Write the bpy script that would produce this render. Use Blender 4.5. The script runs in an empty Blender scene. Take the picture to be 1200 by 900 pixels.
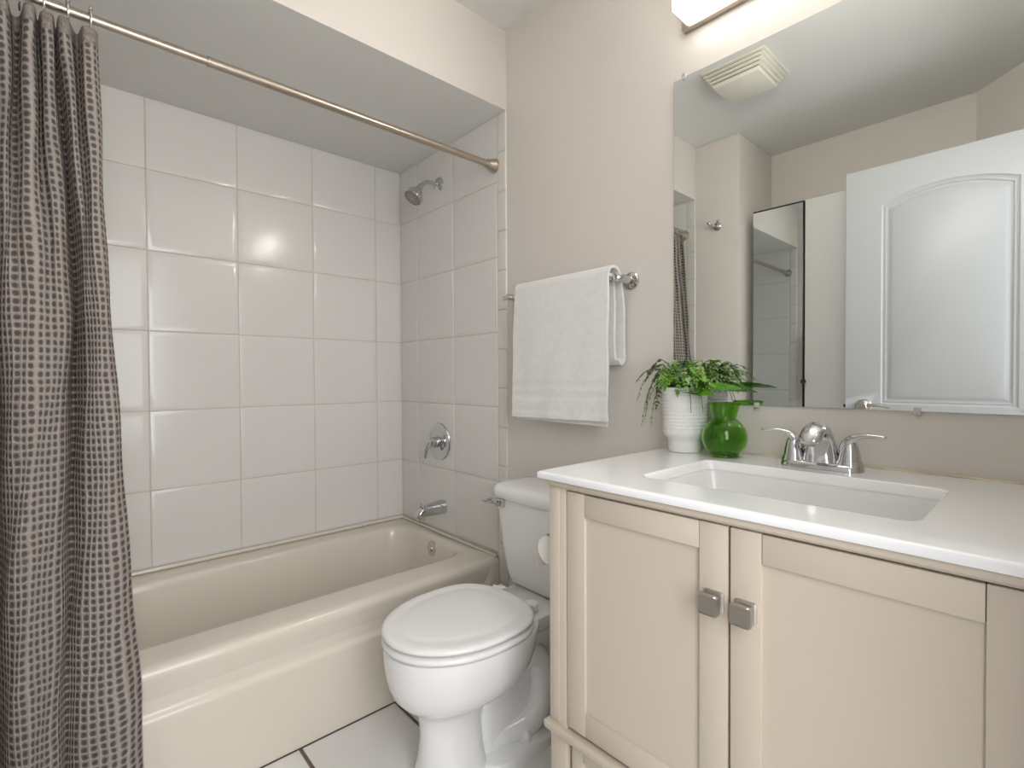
import bpy, bmesh, math, random
from mathutils import Vector, Matrix
random.seed(7)
C = bpy.context.scene.collection
S = bpy.context.scene
PI = math.pi

# ------------------------------------------------------------------ camera
CAM = Vector((-1.3281, -2.3219, 1.1192))
YAW, PITCH, ROLL, FPX = 0.8352, -0.0149, -0.0050, 585.35
F0 = Vector((math.cos(YAW), math.sin(YAW), 0)); R0 = Vector((math.sin(YAW), -math.cos(YAW), 0)); U0 = Vector((0, 0, 1))
F2 = F0*math.cos(PITCH) + U0*math.sin(PITCH); U2 = U0*math.cos(PITCH) - F0*math.sin(PITCH)
R3 = R0*math.cos(ROLL) + U2*math.sin(ROLL); U3 = U2*math.cos(ROLL) - R0*math.sin(ROLL)
cd = bpy.data.cameras.new('camera'); cam = bpy.data.objects.new('camera', cd); C.objects.link(cam)
cd.sensor_width = 36; cd.lens = FPX*36/1200; cd.clip_start = 0.02
cam.matrix_world = Matrix(((R3.x, U3.x, -F2.x, CAM.x), (R3.y, U3.y, -F2.y, CAM.y), (R3.z, U3.z, -F2.z, CAM.z), (0, 0, 0, 1)))
S.camera = cam

# ------------------------------------------------------------------ light and exposure
S.view_settings.view_transform = 'Standard'; S.view_settings.look = 'None'
S.view_settings.gamma = 1; S.view_settings.use_curve_mapping = False
S.view_settings.exposure = 0.07
BOUNCE = 0.0
SHADE_FRONT, SHADE_EDGE, HALL_FILL_C, HALL_FILL_L, SKY = 38.0, 5.0, 21, 27, 0.95
w = bpy.data.worlds.new('hall_daylight'); S.world = w; w.use_nodes = True
w.node_tree.nodes['Background'].inputs[0].default_value = (1.0, 1.0, 1.0, 1)
w.node_tree.nodes['Background'].inputs[1].default_value = SKY
def area(name, loc, target, size, power, col):
    l = bpy.data.lights.new(name, 'AREA'); l.shape = 'RECTANGLE'; l.size, l.size_y = size; l.energy = power; l.color = col
    o = bpy.data.objects.new(name, l); C.objects.link(o); o.location = loc
    o.rotation_euler = (Vector(target) - Vector(loc)).to_track_quat('-Z', 'Y').to_euler(); return o
if HALL_FILL_C: area('hall_front_fill', (-1.05, -3.3, 1.55), (-0.95, -1.0, 1.1), (1.0, 1.9), HALL_FILL_C, (0.98, 1.0, 1.035))  # added fill from behind the camera to flatten the light; no window modelled
if HALL_FILL_L: area('hall_side_fill', (-1.62, -3.15, 1.6), (-0.55, -1.1, 1.15), (1.1, 1.9), HALL_FILL_L, (0.98, 1.0, 1.035))  # extra unseen fill from the left, lifts surfaces facing away from the doorway
if BOUNCE: area('bounce_flash', (-1.12, -2.36, 1.75), (-1.02, -2.16, 2.6), (0.35, 0.35), BOUNCE, (1.0, 1.0, 1.0))

# ------------------------------------------------------------------ materials
def mat(name, col, rough=0.5, metal=0.0, spec=0.5, coat=0.0, trans=0.0, ior=1.45, noise=None, bump=None, sheen=0.0):
    m = bpy.data.materials.new(name); m.use_nodes = True; nt = m.node_tree; b = nt.nodes['Principled BSDF']
    b.inputs['Base Color'].default_value = (*col, 1); b.inputs['Roughness'].default_value = rough
    b.inputs['Metallic'].default_value = metal; b.inputs['Specular IOR Level'].default_value = spec
    b.inputs['Coat Weight'].default_value = coat; b.inputs['Coat Roughness'].default_value = 0.05
    b.inputs['Transmission Weight'].default_value = trans; b.inputs['IOR'].default_value = ior
    b.inputs['Sheen Weight'].default_value = sheen
    tc = nt.nodes.new('ShaderNodeTexCoord')
    if noise:                                     # (scale, amount): mottled tone of the material itself
        n = nt.nodes.new('ShaderNodeTexNoise'); n.inputs['Scale'].default_value = noise[0]; n.inputs['Detail'].default_value = 4
        nt.links.new(tc.outputs['Object'], n.inputs['Vector'])
        r = nt.nodes.new('ShaderNodeValToRGB'); a = noise[1]
        r.color_ramp.elements[0].position = 0.3; r.color_ramp.elements[1].position = 0.7
        r.color_ramp.elements[0].color = (*[max(0, c*(1-a)) for c in col], 1); r.color_ramp.elements[1].color = (*[min(1, c*(1+a)) for c in col], 1)
        nt.links.new(n.outputs['Fac'], r.inputs[0]); nt.links.new(r.outputs[0], b.inputs['Base Color'])
    if bump:                                      # (scale, strength, distance)
        n2 = nt.nodes.new('ShaderNodeTexNoise'); n2.inputs['Scale'].default_value = bump[0]; n2.inputs['Detail'].default_value = 3
        nt.links.new(tc.outputs['Object'], n2.inputs['Vector'])
        bp = nt.nodes.new('ShaderNodeBump'); bp.inputs['Strength'].default_value = bump[1]; bp.inputs['Distance'].default_value = bump[2]
        nt.links.new(n2.outputs['Fac'], bp.inputs['Height']); nt.links.new(bp.outputs[0], b.inputs['Normal'])
    return m
M = {}
M['wall'] = mat('wall_paint', (0.735, 0.69, 0.635), 0.45, noise=(3, 0.012), bump=(260, 0.12, 0.001))
M['ceil'] = mat('ceiling_paint', (0.77, 0.765, 0.735), 0.7, noise=(2, 0.01), bump=(180, 0.12, 0.001))
M['tile'] = mat('wall_tile_glaze', (0.76, 0.74, 0.71), 0.16, spec=0.5, noise=(2.2, 0.015), bump=(9, 0.06, 0.004))
M['grout'] = mat('wall_grout', (0.62, 0.575, 0.505), 0.9, noise=(12, 0.10))
M['bull'] = mat('bullnose_glaze', (0.76, 0.73, 0.68), 0.2, noise=(2, 0.01))
M['ftile'] = mat('floor_tile_glaze', (0.81, 0.80, 0.78), 0.22, noise=(3, 0.03), bump=(14, 0.05, 0.003))
M['fgrout'] = mat('floor_grout', (0.16, 0.12, 0.08), 0.9, noise=(40, 0.3))
M['tub'] = mat('bone_enamel', (0.75, 0.69, 0.60), 0.2, coat=0.4, noise=(1.5, 0.012))
M['china'] = mat('white_china', (0.87, 0.87, 0.86), 0.12, coat=0.5, noise=(2, 0.01))
M['seat'] = mat('white_seat_plastic', (0.87, 0.865, 0.855), 0.28, noise=(2, 0.008))
M['cab'] = mat('cream_cabinet_paint', (0.58, 0.505, 0.415), 0.38, noise=(3, 0.012), bump=(220, 0.05, 0.0006))
M['counter'] = mat('white_cultured_marble', (0.875, 0.88, 0.88), 0.14, coat=0.4, noise=(5, 0.012))
M['basin'] = mat('white_basin_gloss', (0.80, 0.80, 0.79), 0.14, coat=0.3, noise=(4, 0.01))
M['chrome'] = mat('polished_chrome', (0.62, 0.62, 0.63), 0.07, 1.0, noise=(8, 0.03))
M['nickel'] = mat('brushed_nickel', (0.50, 0.44, 0.37), 0.3, 1.0, noise=(30, 0.06))
M['dknickel'] = mat('satin_nickel', (0.55, 0.51, 0.46), 0.33, 1.0, noise=(30, 0.06))
M['mirror'] = mat('silvered_glass', (0.755, 0.785, 0.78), 0.0, 1.0)
M['edge'] = mat('dark_frame_metal', (0.05, 0.05, 0.055), 0.4, 0.6, noise=(20, 0.1))
M['clip'] = mat('clear_plastic', (0.85, 0.85, 0.84), 0.15, spec=0.6, trans=0.4, noise=(20, 0.02))
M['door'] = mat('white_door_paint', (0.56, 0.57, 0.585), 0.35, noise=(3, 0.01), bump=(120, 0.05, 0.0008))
M['linen'] = mat('white_laminate', (0.80, 0.79, 0.775), 0.4, noise=(3, 0.01))
M['fan'] = mat('ivory_plastic', (0.76, 0.73, 0.64), 0.45, noise=(4, 0.015))
M['slot_shade'] = mat('tan_slot_shade', (0.30, 0.26, 0.20), 0.6, noise=(6, 0.1))  # brown that paints the shade between the fan louvres
M['towel'] = mat('white_terry', (0.88, 0.87, 0.84), 0.95, spec=0.1, sheen=0.4, noise=(60, 0.03), bump=(700, 0.7, 0.003))
M['paper'] = mat('white_tissue', (0.86, 0.82, 0.76), 0.95, spec=0.1, noise=(40, 0.02), bump=(300, 0.2, 0.001))
M['pot'] = mat('white_stoneware', (0.82, 0.82, 0.79), 0.35, noise=(9, 0.02))
M['soil'] = mat('dark_soil', (0.05, 0.035, 0.02), 0.95, noise=(60, 0.4), bump=(90, 0.8, 0.004))
M['fern'] = mat('dark_fern_green', (0.055, 0.14, 0.045), 0.45, noise=(40, 0.45))
M['sprig'] = mat('bright_leaf_green', (0.16, 0.36, 0.035), 0.4, noise=(45, 0.5))
M['pale'] = mat('pale_leaf_green', (0.36, 0.50, 0.20), 0.45, noise=(45, 0.3))
M['broad'] = mat('glossy_broad_leaf', (0.10, 0.30, 0.025), 0.3, noise=(25, 0.4))
M['stem'] = mat('green_stem', (0.12, 0.17, 0.05), 0.6, noise=(30, 0.2))
M['caulk'] = mat('aged_caulk', (0.66, 0.58, 0.46), 0.6, noise=(14, 0.3), bump=(60, 0.5, 0.003))
M['water'] = mat('rubber_black', (0.03, 0.03, 0.03), 0.5, noise=(20, 0.2))

def glass_green():
    m = bpy.data.materials.new('green_glass'); m.use_nodes = True; nt = m.node_tree; b = nt.nodes['Principled BSDF']
    b.inputs['Base Color'].default_value = (0.34, 0.70, 0.02, 1); b.inputs['Roughness'].default_value = 0.03
    b.inputs['Transmission Weight'].default_value = 1.0; b.inputs['IOR'].default_value = 1.47
    n = nt.nodes.new('ShaderNodeTexNoise'); n.inputs['Scale'].default_value = 9
    bp = nt.nodes.new('ShaderNodeBump'); bp.inputs['Strength'].default_value = 0.04; bp.inputs['Distance'].default_value = 0.004
    nt.links.new(n.outputs['Fac'], bp.inputs['Height']); nt.links.new(bp.outputs[0], b.inputs['Normal'])
    return m
M['glass'] = glass_green()
def shade_mat(name, strength):
    m = bpy.data.materials.new(name); m.use_nodes = True; nt = m.node_tree; b = nt.nodes['Principled BSDF']
    b.inputs['Base Color'].default_value = (0.9, 0.86, 0.8, 1); b.inputs['Roughness'].default_value = 0.3
    b.inputs['Emission Color'].default_value = (1.0, 0.955, 0.895, 1); b.inputs['Emission Strength'].default_value = strength
    return m
M['shade'] = shade_mat('lit_frosted_glass', SHADE_FRONT); M['shade_edge'] = shade_mat('lit_glass_edge', SHADE_EDGE)
def waffle():
    m = bpy.data.materials.new('taupe_waffle_weave'); m.use_nodes = True; nt = m.node_tree; b = nt.nodes['Principled BSDF']
    b.inputs['Roughness'].default_value = 0.95; b.inputs['Specular IOR Level'].default_value = 0.1
    uv = nt.nodes.new('ShaderNodeUVMap'); uv.uv_map = 'weave'
    sep = nt.nodes.new('ShaderNodeSeparateXYZ'); nt.links.new(uv.outputs[0], sep.inputs[0])
    def mth(op, a, bb=None, clamp=False):
        n = nt.nodes.new('ShaderNodeMath'); n.operation = op; n.use_clamp = clamp
        for i, v in enumerate((a, bb)):
            if v is None: continue
            if isinstance(v, (int, float)): n.inputs[i].default_value = v
            else: nt.links.new(v, n.inputs[i])
        return n.outputs[0]
    nz = nt.nodes.new('ShaderNodeTexNoise'); nz.inputs['Scale'].default_value = 30; nt.links.new(uv.outputs[0], nz.inputs['Vector'])
    wob = mth('MULTIPLY', mth('SUBTRACT', nz.outputs['Fac'], 0.5), 1.5)
    CELL = 0.0168
    fx = mth('ABSOLUTE', mth('SINE', mth('ADD', mth('MULTIPLY', sep.outputs[0], PI/CELL), wob)))
    fy = mth('ABSOLUTE', mth('SINE', mth('ADD', mth('MULTIPLY', sep.outputs[1], PI/(CELL*1.02)), wob)))
    pit = mth('MULTIPLY', mth('POWER', fx, 0.85), mth('POWER', fy, 0.55))                     # 1 in the middle of a cell, 0 on the ribs
    r = nt.nodes.new('ShaderNodeValToRGB'); nt.links.new(pit, r.inputs[0])
    r.color_ramp.elements[0].position = 0.40; r.color_ramp.elements[0].color = (0.66, 0.60, 0.56, 1)
    r.color_ramp.elements[1].position = 0.84; r.color_ramp.elements[1].color = (0.20, 0.165, 0.148, 1)
    n3 = nt.nodes.new('ShaderNodeTexNoise'); n3.inputs['Scale'].default_value = 420; n3.inputs['Detail'].default_value = 3; nt.links.new(uv.outputs[0], n3.inputs['Vector'])
    mx = nt.nodes.new('ShaderNodeMixRGB'); mx.blend_type = 'OVERLAY'; mx.inputs[0].default_value = 0.65
    nt.links.new(r.outputs[0], mx.inputs[1]); nt.links.new(n3.outputs['Fac'], mx.inputs[2])
    nt.links.new(mx.outputs[0], b.inputs['Base Color'])
    bp = nt.nodes.new('ShaderNodeBump'); bp.inputs['Strength'].default_value = 0.9; bp.inputs['Distance'].default_value = 0.004
    nt.links.new(mth('SUBTRACT', 1.0, pit), bp.inputs['Height']); nt.links.new(bp.outputs[0], b.inputs['Normal'])
    return m
M['waffle'] = waffle()
M['hem'] = mat('taupe_hem_cloth', (0.47, 0.42, 0.39), 0.95, spec=0.1, noise=(120, 0.3), bump=(160, 0.6, 0.003))

# ------------------------------------------------------------------ mesh helpers
def root_of(o):
    while o.parent: o = o.parent
    return o
def thing(name, label, cat, loc, group=None):
    o = bpy.data.objects.new(name, None); C.objects.link(o); o.location = loc; o.empty_display_size = 0.05
    o['label'] = label; o['category'] = cat
    if group: o['group'] = group
    return o
def obj(name, bm, mats, parent=None, smooth=True, angle=35, label=None):
    """link one mesh; the bmesh is in world coordinates, the origin goes to the thing's base"""
    bmesh.ops.recalc_face_normals(bm, faces=bm.faces[:])
    if parent: off = root_of(parent).location.copy()
    else:
        lo = [min(v.co[i] for v in bm.verts) for i in range(3)]; hi = [max(v.co[i] for v in bm.verts) for i in range(3)]
        off = Vector(((lo[0]+hi[0])/2, (lo[1]+hi[1])/2, lo[2]))
    bmesh.ops.translate(bm, verts=bm.verts[:], vec=-off)
    me = bpy.data.meshes.new(name); bm.to_mesh(me); bm.free()
    for m in (mats if isinstance(mats, (list, tuple)) else [mats]): me.materials.append(M[m])
    if smooth:
        for f in me.polygons: f.use_smooth = True
        me.set_sharp_from_angle(angle=math.radians(angle))
    o = bpy.data.objects.new(name, me); C.objects.link(o)
    if parent: o.parent = parent
    else: o.location = off
    if label: o['label'] = label
    return o
def tag(o, label, cat, group=None):
    o['label'] = label; o['category'] = cat
    if group: o['group'] = group
    return o
def struct(name, bm, mats, **k):
    o = obj(name, bm, mats, **k); o['kind'] = 'structure'; return o
def B(): return bmesh.new()
def box(bm, x0, x1, y0, y1, z0, z1, bev=0.0, seg=2, mi=0):
    x0, x1 = min(x0, x1), max(x0, x1); y0, y1 = min(y0, y1), max(y0, y1); z0, z1 = min(z0, z1), max(z0, z1)
    vs = [bm.verts.new(p) for p in ((x0,y0,z0),(x1,y0,z0),(x1,y1,z0),(x0,y1,z0),(x0,y0,z1),(x1,y0,z1),(x1,y1,z1),(x0,y1,z1))]
    fs = [bm.faces.new([vs[i] for i in q]) for q in ((0,3,2,1),(4,5,6,7),(0,1,5,4),(1,2,6,5),(2,3,7,6),(3,0,4,7))]
    for f in fs: f.material_index = mi
    if bev > 0:
        es = list({e for f in fs for e in f.edges})
        r = bmesh.ops.bevel(bm, geom=es, offset=bev, segments=seg, profile=0.5, affect='EDGES')
        for f in r['faces']: f.material_index = mi
    return bm
def loft(bm, rings, cap0=True, cap1=True, closed=True, mi=0):
    R = [[bm.verts.new(p) for p in ring] for ring in rings]
    n = len(R[0])
    for a, b in zip(R, R[1:]):
        for i in range(n if closed else n-1):
            j = (i+1) % n
            f = bm.faces.new((a[i], a[j], b[j], b[i])); f.material_index = mi
    if cap0: bm.faces.new(R[0][::-1]).material_index = mi
    if cap1: bm.faces.new(R[-1]).material_index = mi
    return bm
def frame(d):
    d = Vector(d).normalized(); a = Vector((0, 0, 1)) if abs(d.z) < 0.9 else Vector((1, 0, 0))
    u = d.cross(a).normalized(); return u, d.cross(u).normalized()
def smooth_path(pts, n=6):
    """Catmull-Rom through (x,y,z,r) points"""
    P = [Vector(p) for p in pts]; out = []
    for i in range(len(P)-1):
        p0, p1, p2, p3 = P[max(i-1, 0)], P[i], P[i+1], P[min(i+2, len(P)-1)]
        for k in range(n):
            t = k/n
            out.append(0.5*((2*p1)+(p2-p0)*t+(2*p0-5*p1+4*p2-p3)*t*t+(3*p1-p0-3*p2+p3)*t**3))
    out.append(P[-1]); return out
def tube(bm, pts, r=None, seg=12, sub=0, flat=1.0, flat_axis=None, mi=0, caps=True):
    """pts (x,y,z[,r]); flat squashes the section along flat_axis"""
    if r is not None: pts = [(*p[:3], r) for p in pts]
    P = smooth_path([Vector(p) for p in pts], sub) if sub else [Vector(p) for p in pts]
    pos = [Vector(p[:3]) for p in P]; rings = []; u = None
    for i, c in enumerate(pos):
        d = (pos[min(i+1, len(pos)-1)] - pos[max(i-1, 0)]).normalized()
        if u is None: u, v = frame(d)
        else:
            u = (u - d*u.dot(d)).normalized(); v = d.cross(u)
        ring = []
        for k in range(seg):
            a = 2*PI*k/seg; o = u*math.cos(a)*P[i][3] + v*math.sin(a)*P[i][3]
            if flat_axis is not None:
                ax = Vector(flat_axis); o = o - ax*o.dot(ax)*(1-flat)
            ring.append(c+o)
        rings.append(ring)
    return loft(bm, rings, caps, caps, mi=mi)
def lathe(bm, prof, origin, axis=(0, 0, 1), seg=32, cap0=True, cap1=True, mi=0):
    """prof list of (r, h) along axis"""
    d = Vector(axis).normalized(); u, v = frame(d); o = Vector(origin)
    rings = [[o + d*h + (u*math.cos(2*PI*k/seg) + v*math.sin(2*PI*k/seg))*max(r, 1e-5) for k in range(seg)] for r, h in prof]
    return loft(bm, rings, cap0, cap1, mi=mi)
def rrect(x0, x1, y0, y1, r, n=6):
    """rounded rectangle, counter-clockwise, 4*(n+1) points"""
    out = []
    for cx, cy, a0 in ((x1-r, y1-r, 0), (x0+r, y1-r, 90), (x0+r, y0+r, 180), (x1-r, y0+r, 270)):
        for k in range(n+1):
            a = math.radians(a0+90*k/n); out.append((cx+r*math.cos(a), cy+r*math.sin(a)))
    return out
def zr(pts, z): return [(x, y, z) for x, y in pts]
def lerp(a, b, t): return a+(b-a)*t
def sstep(a, b, x):
    t = max(0, min(1, (x-a)/(b-a))); return t*t*(3-2*t)

# ------------------------------------------------------------------ the room
ZC, ZS, YS = 2.4835, 2.1746, -0.8295         # ceiling, soffit underside, soffit face
XL, XB, YR = -1.529, -1.9915, -1.0889        # tub end wall, recess back wall, corner of the recess
YF = -2.40                                   # wall with the doorway
struct('wall_right', box(B(), 0, 0.1, YF-0.1, 0.1, 0, ZC), 'wall')
struct('wall_back', box(B(), XL-0.1, 0, 0.004, 0.1, 0, ZC), 'wall')
struct('wall_left', box(B(), XB-0.1, XL, YR, 0.004, 0, ZC, 0.006), 'wall')
struct('wall_recess', box(B(), XB-0.1, XB, -2.15, YR, 0, ZC), 'wall')
bm = B()
loft(bm, [[(XB, -2.0285, 0), (-1.62, YF, 0), (-1.69, YF-0.1, 0), (XB-0.1, -2.08, 0)], [(XB, -2.0285, ZC), (-1.62, YF, ZC), (-1.69, YF-0.1, ZC), (XB-0.1, -2.08, ZC)]])
struct('wall_diagonal', bm, 'wall')
bm = B(); box(bm, -1.64, -1.50, YF-0.1, YF, 0, ZC); box(bm, -1.50, -0.72, YF-0.1, YF, 2.09, ZC); box(bm, -0.72, 0.0, YF-0.1, YF, 0, ZC)
struct('wall_front', bm, 'wall')
struct('ceiling', box(B(), XB-0.1, 0.1, YF-0.1, 0.1, ZC, ZC+0.1), 'ceil')
struct('wall_bulkhead', box(B(), XL, 0, YS, 0.004, ZS, ZC, 0), ['wall', 'ceil'])
bk = bpy.data.objects['wall_bulkhead']
for f in bk.data.polygons:
    if f.normal.z < -0.9: f.material_index = 1
bm = B(); box(bm, -1.50, -1.48, YF-0.105, YF+0.005, 0, 2.09, 0.003); box(bm, -0.74, -0.72, YF-0.105, YF+0.005, 0, 2.09, 0.003); box(bm, -1.48, -0.74, YF-0.105, YF+0.005, 2.07, 2.09, 0.003)
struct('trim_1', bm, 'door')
# hall beyond the doorway
struct('wall_hall', box(B(), -2.6, 0.6, -3.75, -3.65, 0, 2.6), 'wall')

def tile_sheet(bm, o, du, dv, nrm, us, vs, gap, depth, bev, tilt=0.0012, mi=0):
    """bevelled tiles between consecutive grid lines; front face proud by depth along nrm"""
    o, du, dv, nrm = map(Vector, (o, du, dv, nrm))
    for u0, u1 in zip(us, us[1:]):
        for v0, v1 in zip(vs, vs[1:]):
            a, b, c, d = u0+gap/2, u1-gap/2, v0+gap/2, v1-gap/2
            if b-a < 0.004 or d-c < 0.004: continue
            q = [(a, c), (b, c), (b, d), (a, d)]
            k = random.uniform(-tilt, tilt); l = random.uniform(-tilt, tilt)
            def ring(ins, h, ti):
                rr = [(a+ins, c+ins), (b-ins, c+ins), (b-ins, d-ins), (a+ins, d-ins)]
                return [o+du*x+dv*y+nrm*(h+ti*(k*((x-a)/(b-a)-.5)+l*((y-c)/(d-c)-.5))) for x, y in rr]
            loft(bm, [ring(0, 0, 0), ring(0, depth-bev, 0), ring(bev*0.4, depth-bev*0.3, 1), ring(bev*1.3, depth, 1), ring(min(0.02, (b-a)*.3), depth+0.0004, 1)], False, True, mi=mi)
ZT = [0.40, 0.6909, 0.9949, 1.2989, 1.6029, 1.9069, ZS]
XT = [-1.0791, -0.7687, -0.4571, -0.145]
bm = B(); box(bm, XL, 0, 0.0005, 0.004, 0.36, ZS, mi=1)
tile_sheet(bm, (0, 0.004, 0), (1, 0, 0), (0, 0, 1), (0, -1, 0), [XL, -1.3895]+XT+[0], ZT, 0.003, 0.0055, 0.0022)
struct('wall_back_tile', bm, ['tile', 'grout'], angle=25)
for nm, xx, sg in (('wall_right_tile', 0, -1), ('wall_left_tile', XL, 1)):
    bm = B(); box(bm, xx, xx+sg*0.004, -0.8275, 0, 0.36, ZS, mi=1); box(bm, xx, xx+sg*0.004, -0.8275, -0.7815, 0, 0.36, mi=1)
    tile_sheet(bm, (xx, 0, 0), (0, -1, 0), (0, 0, 1), (sg, 0, 0), [0.002, 0.1648, 0.4692, 0.775], ZT, 0.003, 0.0062, 0.0022)
    zb = [1.862-0.158*k for k in range(-1, 13)]; zb = [ZS]+[z for z in zb if z < ZS-0.02]; zb = [0.002]+sorted(z for z in zb if z > 0.03)
    tile_sheet(bm, (xx, 0, 0), (0, -1, 0), (0, 0, 1), (sg, 0, 0), [0.7785 if False else 0.775, 0.8305], zb, 0.003, 0.0068, 0.0035, mi=2)
    struct(nm, bm, ['tile', 'grout', 'bull'], angle=25)
# floor
bm = B(); box(bm, XB-0.1, 0.1, -3.7, 0.1, -0.06, -0.003, mi=1)
us = [-0.805+0.3205*k for k in range(-6, 5)]; vs = [-1.102+0.3205*k for k in range(-9, 5)]
us = [u for u in us if -2.2 < u < 0.2]; vs = [v for v in vs if -3.75 < v < 0.2]
us = [XB-0.1]+[u for u in us if u > XB-0.05 and u < 0.05]+[0.1]
tile_sheet(bm, (0, 0, -0.008), (1, 0, 0), (0, 1, 0), (0, 0, 1), us, vs, 0.011, 0.008, 0.002, 0.0006)
struct('floor', bm, ['ftile', 'fgrout'], angle=25)

# ------------------------------------------------------------------ bathtub
t = thing('bathtub', 'bone coloured bathtub with ledged apron in the tiled alcove', 'bathtub', (-0.765, -0.39, 0))
X0, X1, Y0, Y1 = XL+0.006, -0.008, -0.779, -0.003
bm = B()
def tr(i, z, r): return zr(rrect(X0+i*0.0, X1-i*0.0, Y0+i, Y1, r, 8), z)
rings = [zr(rrect(X0, X1, -0.768, Y1, 0.003, 8), 0.30), zr(rrect(X0, X1, -0.776, Y1, 0.003, 8), 0.345), tr(0.0, 0.358, 0.003), tr(0.0015, 0.368, 0.003), tr(0.007, 0.3765, 0.003), tr(0.017, 0.382, 0.004), tr(0.03, 0.384, 0.005)]
bx0, bx1, by0, by1 = -1.47, -0.062, -0.652, -0.112
for ins, z, r in ((-0.012, 0.3865, 0.10), (-0.004, 0.3855, 0.11), (0.002, 0.382, 0.115), (0.008, 0.373, 0.12), (0.011, 0.355, 0.12)):
    rings.append(zr(rrect(bx0+ins, bx1-ins, by0+ins, by1-ins, r, 8), z))
for k, (z, ia, ib, ic) in enumerate(((0.28, 0.05, 0.022, 0.022), (0.18, 0.11, 0.04, 0.036), (0.12, 0.16, 0.055, 0.05), (0.09, 0.2, 0.085, 0.075), (0.078, 0.27, 0.14, 0.12), (0.074, 0.4, 0.3, 0.2))):
    rings.append(zr(rrect(bx0+ia, bx1-ib, by0+ic, by1-ic, 0.12 if k < 4 else 0.06, 8), z))
loft(bm, rings, False, True)
obj('tub_shell', bm, 'tub', t, angle=60)
bm = B(); nx, nz = 150, 60; G = []                 # apron face: a recessed band under the rim, a ledge, a flush lower panel
for j in range(nz+1):
    z = 0.0005+0.362*j/nz; row = []
    for i in range(nx+1):
        x = lerp(X0, X1, i/nx)
        xe, ze, rc = X1-0.045, 0.252, 0.075
        dx, dz = max(0, x-(xe-rc)), max(0, (ze+rc)-z)
        d = rc-math.hypot(dx, dz) if (dx > 0 or dz > 0) else rc
        k = sstep(-0.004, 0.014, d)
        row.append(bm.verts.new((x, -0.7795+0.013*k+0.004*k*sstep(0.25, 0.36, z)*0-0.002*(1-z/0.36), z)))
    G.append(row)
for a, b in zip(G, G[1:]):
    for i in range(nx): bm.faces.new((a[i], a[i+1], b[i+1], b[i]))
bk0 = [bm.verts.new((X0, -0.74, 0.0005)), bm.verts.new((X1, -0.74, 0.0005)), bm.verts.new((X1, -0.74, 0.362)), bm.verts.new((X0, -0.74, 0.362))]
bm.faces.new(bk0); bm.faces.new([r[0] for r in G]+[bk0[3], bk0[0]]); bm.faces.new([r[-1] for r in G][::-1]+[bk0[1], bk0[2]]); bm.faces.new(G[-1][::-1]+[bk0[3], bk0[2]][::1])
obj('apron', bm, 'tub', t, angle=60)
bm = B()                                            # sloped bead where the tub meets the tile
tube(bm, [(X0+0.004, -0.0105, 0.393, 0.008), (-0.016, -0.0105, 0.393, 0.008)], seg=10); tube(bm, [(-0.0135, -0.012, 0.391, 0.006), (-0.0135, -0.768, 0.386, 0.005)], seg=10)
obj('edge_bead', bm, 'tub', t)
bm = B(); lathe(bm, [(0.036, 0), (0.036, 0.004), (0.033, 0.008), (0.012, 0.010), (0.011, 0.012), (0.0, 0.0125)], (-0.0705, -0.385, 0.333), (-1, 0, 0.08), 36)
op = obj('overflow_plate', bm, 'chrome', t, label='round chrome overflow plate')
bm = B(); tube(bm, [(-0.083, -0.385, 0.333), (-0.087, -0.388, 0.322)], r=0.0035, seg=8); obj('trip_lever', bm, 'chrome', op)

# shower fittings on the tiled wall (tile face at x = -0.0065)
XW = -0.0066
t = thing('overhead_shower', 'chrome shower head on a bent arm high on the tiled end wall', 'shower head', (XW, -0.363, 2.013))
bm = B(); lathe(bm, [(0.034, 0), (0.034, 0.004), (0.028, 0.010), (0.016, 0.014), (0.012, 0.018)], (XW, -0.363, 2.013), (-1, 0, 0), 32); obj('flange', bm, 'chrome', t)
bm = B(); tube(bm, [(XW, -0.363, 2.013), (-0.05, -0.363, 2.013), (-0.085, -0.363, 2.003), (-0.108, -0.363, 1.978)], r=0.0095, seg=14, sub=6); obj('arm', bm, 'chrome', t)
hd = Vector((-0.50, 0.0, -0.72)).normalized(); ho = Vector((-0.104, -0.363, 1.984))
bm = B(); lathe(bm, [(0.013, 0), (0.015, 0.012), (0.015, 0.022), (0.022, 0.030), (0.036, 0.050), (0.044, 0.064), (0.0445, 0.074), (0.041, 0.078)], ho, hd, 32); hb = obj('head', bm, 'chrome', t)
bm = B(); lathe(bm, [(0.0405, 0.0775), (0.04, 0.080), (0.0, 0.082)], ho, hd, 32)
u, v = frame(hd)
for ring, cnt in ((0.010, 6), (0.019, 12), (0.028, 18), (0.036, 24)):
    for k in range(cnt):
        a = 2*PI*k/cnt+ring*40; c = ho+hd*0.0805+(u*math.cos(a)+v*math.sin(a))*ring
        lathe(bm, [(0.0024, 0), (0.0018, 0.003), (0, 0.0032)], c, hd, 6, mi=1)
obj('spray_face', bm, ['dknickel', 'water'], hb, label='grey spray face with dark nozzles')
t = thing('shower_valve', 'round chrome shower valve trim with a single lever handle', 'shower valve', (XW, -0.355, 0.816))
bm = B(); lathe(bm, [(0.086, 0), (0.088, 0.003), (0.085, 0.009), (0.068, 0.013), (0.062, 0.010), (0.046, 0.012), (0.032, 0.016)], (XW, -0.355, 0.816), (-1, 0, 0), 48); obj('escutcheon', bm, 'chrome', t)
bm = B(); lathe(bm, [(0.027, 0.012), (0.027, 0.03), (0.024, 0.034), (0.024, 0.05), (0.020, 0.062), (0.0, 0.066)], (XW, -0.355, 0.816), (-1, 0, 0), 28); h = obj('handle', bm, 'chrome', t)
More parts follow.
